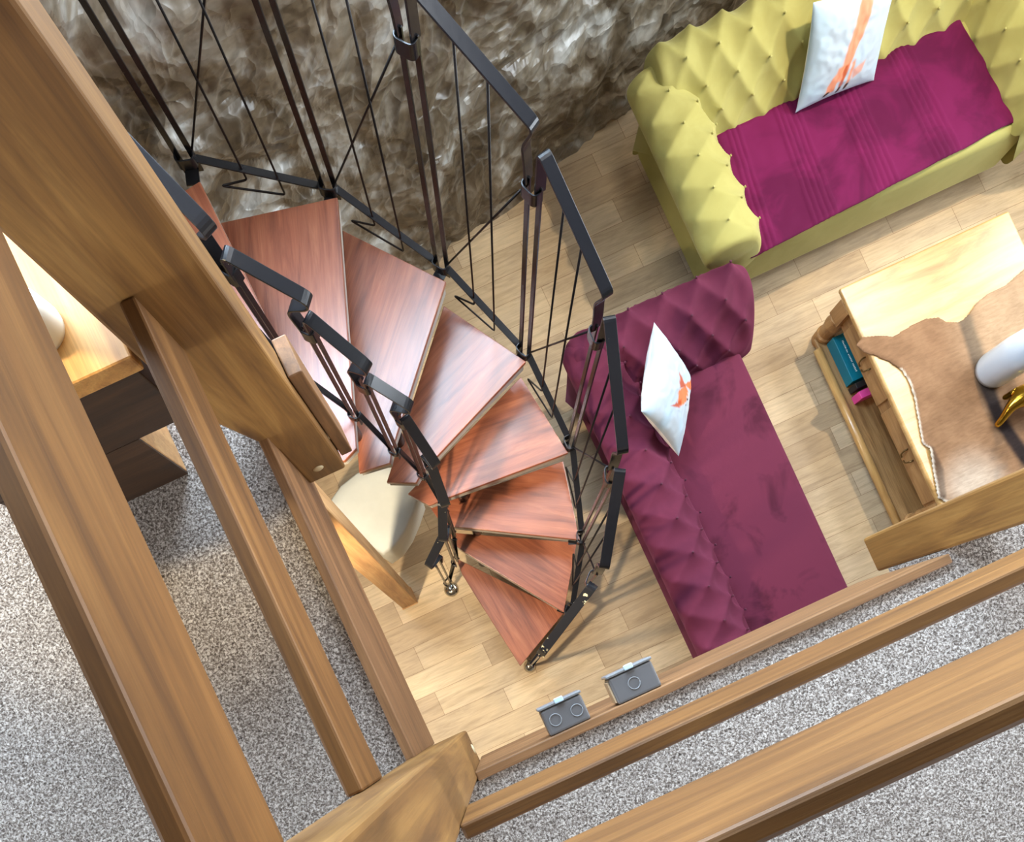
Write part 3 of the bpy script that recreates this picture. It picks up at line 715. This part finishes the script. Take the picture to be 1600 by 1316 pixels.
legp = [(.040,0),(.050,.015),(.052,.05),(.042,.075),(.054,.085),(.054,.10),(.044,.11),(.046,.15),(.056,.21),(.046,.255),(.056,.268),(.056,.285)]
for (x, y) in ((TX0+.048,TY1-.095),(TX0+.048,TY0+.095),(TX1-.055,TY1-.085),(TX1-.055,TY0+.085)):
    mb = MB().lathe((x,y,0), legp, 24); mb.box((x-.047,y-.047,.28),(x+.047,y+.047,TZ-.032)); mb.build('leg', M['pinedark'], ct, grain='Z', bev=.002)
sh = MB().box((TX0-.01,TY0+.10,.045),(TX1-.04,TY1-.09,.068)); sh.build('shelf', M['oak'], ct, grain='Y', bev=.003)
MB().tube([(TX0-.018,TY0+.10,.062),(TX0-.018,TY1-.155,.062)], .024, 14).build('shelf_rail', M['pine'], ct, smooth=True, grain='Y')

SZ = .068
def tome(name, a, b2, cover, label, pages=True, spine=None):
    r = empty(name, ((a[0]+b2[0])/2,(a[1]+b2[1])/2,a[2]), label, 'book', None)
    o = MB().box(a, b2).build('cover', cover, r, bev=.003); return r
r = tome('boxed_game', (2.632,.815,SZ),(2.86,1.10,.150), M['teal'], 'teal cardboard box with white lettering on the coffee table shelf'); r['category'] = 'box'
mb = MB(); rnd = random.Random(3); y = 1.06; x0 = 2.672
while y > .86:
    w = rnd.choice((.004,.006,.007)); h = rnd.choice((.006,.008,.010))
    mb.box((x0, y-w, .1502),(x0+h, y, .1508)); y -= w+.003+(.008 if rnd.random() < .18 else 0)
mb.build('lettering', M['ink'], r)
r = tome('book', (2.635,.765,SZ),(2.84,.800,.155), M['dark'], 'thin black and white book standing between the teal box and the pink book')
MB().box((2.71,.770,.155),(2.75,.795,.1565)).build('spine_label', M['paper'], r)
r = tome('book', (2.632,.700,SZ),(2.86,.745,.160), M['pink'], 'bright pink book standing on the coffee table shelf')
MB().box((2.72,.712,.160),(2.77,.735,.1615)).build('spine_label', M['paper'], r)

# animal hide on the table
hp = [(1336,540),(1346,527),(1372,524),(1395,526),(1418,512),(1444,498),(1466,496),(1478,503),(1500,503),(1514,490),(1525,474),(1545,458),(1572,445),(1600,420),(1640,395),(1700,390),
      (1720,520),(1710,640),(1690,720),(1620,742),(1560,762),(1480,786),(1464,780),(1460,752),(1455,726),(1450,702),(1440,694),(1434,660),(1428,625),(1420,598),(1408,580),(1390,566),(1366,556),(1350,552)]
hz = TZ+.004; hpoly = [tuple(P(x, y, hz)[:2]) for x, y in hp]
hx0 = min(p[0] for p in hpoly); hx1 = min(TX1-.004, max(p[0] for p in hpoly)); hy0 = max(TY0+.004, min(p[1] for p in hpoly)); hy1 = max(p[1] for p in hpoly)
st = .0065; nx, ny = int((hx1-hx0)/st), int((hy1-hy0)/st)
spine_l = [tuple(P(x, y, hz)[:2]) for x, y in ((1506,500),(1522,550),(1538,600),(1562,660),(1600,715),(1640,760))]
edge_l = [tuple(P(x, y, hz)[:2]) for x, y in ((1452,704),(1466,735),(1470,775))]
C1 = lin((126,94,68)); C2 = lin((158,124,94)); CD = lin((40,33,34)); CW = lin((232,222,206)); CP = lin((198,172,140))
white_c = Vector(P(1520,760,hz)[:2]); red_c = Vector(P(1590,500,hz)[:2])
mb = MB(); idx = {}; cols = []
for i in range(nx+1):
    for j in range(ny+1):
        x = hx0+st*i; y = hy0+st*j
        if not inside((x, y), hpoly): continue
        e = edist((x, y), hpoly); n1 = noise.noise(Vector((x*3, y*3, 1))); n2 = noise.noise(Vector((x*9, y*9, 2))); n3 = noise.noise(Vector((x*25, y*25, 3)))
        c = mixl(C1, C2, .5+.5*n1+.25*n2)
        ds = edist((x, y), spine_l, False); c = mixl(c, CD, (1-sstep(.020,.056+.015*n2, ds))*.97)
        de = edist((x, y), edge_l, False); c = mixl(c, CD, (1-sstep(.004,.035, de))*.6)
        dw = (Vector((x, y))-white_c).length; c = mixl(c, CW, (1-sstep(.03,.24+.10*n1, dw))*.45)
        c = mixl(c, CP, .5*(1-sstep(.1,.5,(Vector((x, y))-red_c).length)))
        if y < P(1440,560,hz).y and x < P(1500,620,hz).x: c = mixl(c, CW, 1-sstep(.006,.014, e))
        z = hz+.006+.006*n1+.004*n2+.002*n3-.006*(1-sstep(0,.02,e))+.010*(1-sstep(0,.03,de))
        z = max(z, TZ+.0015)
        idx[i, j] = len(mb.v); mb.v.append(Vector((x, y, z))); cols.append(c)
for i in range(nx):
    for j in range(ny):
        q = [(i,j),(i+1,j),(i+1,j+1),(i,j+1)]; q = [idx[t] for t in q if t in idx]
        if len(q) >= 3: mb.f.append(tuple(q)); mb.mi.append(0)
mb.col = cols
o = mb.build('animal_hide', M['hide'], smooth=True); sm = o.modifiers.new('thickness', 'SOLIDIFY'); sm.thickness = .003; sm.offset = 1
tag(o, 'brown and white animal hide spread over the pine coffee table', 'hide')

# vase with plant and gold figurine
HZ = TZ+.017
vb = P(1550,580,HZ)
r = empty('vase', vb, 'tall white ceramic vase standing on the animal hide', 'vase')
MB().lathe(vb, [(.0,0),(.084,0),(.096,.006),(.100,.03),(.100,.20),(.092,.28),(.062,.33),(.055,.35),(.058,.362),(.050,.362),(.046,.34),(0,.335)], 40).build('vase_body', M['ceramic'], r, smooth=True)
r2 = empty('artificial_plant', vb+Vector((0,0,.337)), 'grey green leafy stems standing in the white vase', 'plant')
rnd = random.Random(11)
for k in range(7):
    an = k/7*6.28+.3; hh = .15+.1*rnd.random(); tipv = vb+Vector((math.cos(an)*.10, math.sin(an)*.10, .337+hh))
    pth = [vb+Vector((math.cos(an)*.018, math.sin(an)*.018, .337)), (vb+Vector((math.cos(an)*.03, math.sin(an)*.03, .337+hh*.6))), tipv]
    MB().tube(fillet(pth, .05), .002, 6).build('stem', M['leaf'], r2, smooth=True)
    lf = MB()
    for q in range(5):
        f_ = .45+.13*q; base = pth[0].lerp(tipv, f_); dirv = Vector((math.cos(an+rnd.uniform(-1.6,1.6)), math.sin(an+rnd.uniform(-1.6,1.6)), .35)).normalized()
        sd = dirv.cross(Vector((0,0,1))).normalized(); L = .05+.02*rnd.random()
        lf.add([base, base+dirv*L*.5+sd*.014+Vector((0,0,.004)), base+dirv*L, base+dirv*L*.5-sd*.014+Vector((0,0,.004)), base+dirv*L*.5-Vector((0,0,.003))], [(0,4,1),(1,4,2),(2,4,3),(3,4,0)])
    lf.build('leaf_spray', M['leaf'] if k % 2 else M['flower'], r2, smooth=True)
gb = P(1606,640,HZ)
r = empty('gold_figurine', gb, 'shiny gold animal figurine with curved legs on the animal hide', 'figurine')
def skin(name, pts, edges, rad, mat, parent):
    me = bpy.data.meshes.new(name); c = sum(pts, Vector())/len(pts); me.from_pydata([p-c for p in pts], edges, [])
    o = bpy.data.objects.new(name, me); COL.objects.link(o); me.materials.append(mat)
    o.parent = parent; o.location = c-WORLD[parent.name]; WORLD[o.name] = c
    s = o.modifiers.new('skin', 'SKIN')
    for i, x in enumerate(rad): me.skin_vertices[0].data[i].radius = (x, x)
    me.skin_vertices[0].data[0].use_root = True; s.use_smooth_shade = True
    o.modifiers.new('sub', 'SUBSURF').levels = 2; o.modifiers['sub'].render_levels = 2; return o
G3 = lambda px, py, h: P(px, py, HZ+h)
bp = [G3(1606,618,.10), G3(1632,606,.115), G3(1582,632,.09), G3(1570,650,.055), G3(1556,668,.010), G3(1588,612,.085), G3(1574,620,.035), G3(1567,622,.010), G3(1650,580,.14), G3(1660,566,.20), G3(1640,640,.06), G3(1634,656,.010), G3(1662,556,.24)]
ed = [(0,1),(0,2),(2,3),(3,4),(0,5),(5,6),(6,7),(1,8),(8,9),(1,10),(10,11),(9,12)]
skin('body', bp, ed, [.060,.062,.034,.022,.019,.026,.018,.016,.042,.036,.024,.018,.022], M['brass'], r)

# cream stool
sp = [(584,727),(556,738),(530,759),(509,789),(520,812),(560,842),(598,866),(618,852),(634,828),(646,800),(656,770),(648,745),(620,730)]
spol = [P(x, y, .45) for x, y in sp]; sc = sum(spol, Vector())/len(spol)
r = empty('stool', (sc.x, sc.y, 0), 'cream rounded upholstered stool behind the pale post below the stairs', 'stool')
out = []
n = len(spol)
for i in range(n):
    a = spol[i]; b3 = spol[(i+1)%n]
    for k in range(4): out.append(a.lerp(b3, k/4))
def sring(sc_, z): return [Vector((sc.x+(p.x-sc.x)*sc_, sc.y+(p.y-sc.y)*sc_, z)) for p in out]
rings = [sring(.90,.06), sring(.97,.12), sring(.99,.30), sring(1.0,.42), sring(.985,.437), sring(.94,.449), sring(.7,.462), sring(.35,.468), sring(.02,.470)]
mb = MB(); nn_ = len(out)
mb.add([p for q in rings for p in q], [(i*nn_+k, i*nn_+(k+1)%nn_, (i+1)*nn_+(k+1)%nn_, (i+1)*nn_+k) for i in range(len(rings)-1) for k in range(nn_)]+[tuple(range(nn_))[::-1], tuple(range((len(rings)-1)*nn_, len(rings)*nn_))])
mb.build('upholstery', M['cream'], r, smooth=True, fix=True)
for k in range(4):
    an = k*math.pi/2+.6; MB().tube([(sc.x+math.cos(an)*.12, sc.y+math.sin(an)*.12, 0),(sc.x+math.cos(an)*.12, sc.y+math.sin(an)*.12, .07)], .02, 14).build('foot', M['darkleg'], r, smooth=True)

# ------------------------------------------------------------------ lamps and added fill
def spot(name, loc, tgt, power, angle, blend, col, size=.05):
    l = bpy.data.lights.new(name, 'SPOT'); l.energy = power; l.spot_size = math.radians(angle); l.spot_blend = blend; l.color = col; l.shadow_soft_size = size
    o = bpy.data.objects.new(name, l); COL.objects.link(o); o.location = loc
    o.rotation_euler = (Vector(tgt)-Vector(loc)).to_track_quat('-Z', 'Y').to_euler(); return o
arealight('added overhead fill', (1.6,1.9,5.1), (0,0,-1), 1.2, 1.2, 26, (.95,.97,1.0))  # unseen fill light added to brighten the shaded floor
WARM = (1.0,.82,.58)
spot('ceiling spot over loveseat', (3.3,1.95,2.75), (2.9,.7,0), 130, 110, .5, WARM, .04)
spot('spot under upper floor', (-.75,.25,2.40), (-.05,.45,0), 150, 105, .6, WARM, .05)
spot('bedside lamp', (-.75,1.0,4.1), (-.62,.95,3.2), 40, 60, .5, (1.0,.78,.42), .05)

w = bpy.data.worlds.new('World'); scene.world = w; w.use_nodes = True
w.node_tree.nodes['Background'].inputs[0].default_value = (.75,.86,1,1); w.node_tree.nodes['Background'].inputs[1].default_value = 1.0

cam = bpy.data.cameras.new('Camera'); co = bpy.data.objects.new('Camera', cam); COL.objects.link(co)
co.location = (0,0,CAM_H); co.rotation_euler = (0,0,-TH)
cam.sensor_fit = 'HORIZONTAL'; cam.sensor_width = 36; cam.lens = 36*F/1600
cam.shift_x = (800-NX)/1600; cam.shift_y = (NY-658)/1600; cam.clip_start = .02
scene.camera = co
vs = scene.view_settings; vs.view_transform = 'Standard'; vs.look = 'None'; vs.gamma = 1; vs.use_curve_mapping = False; vs.exposure = 0.6
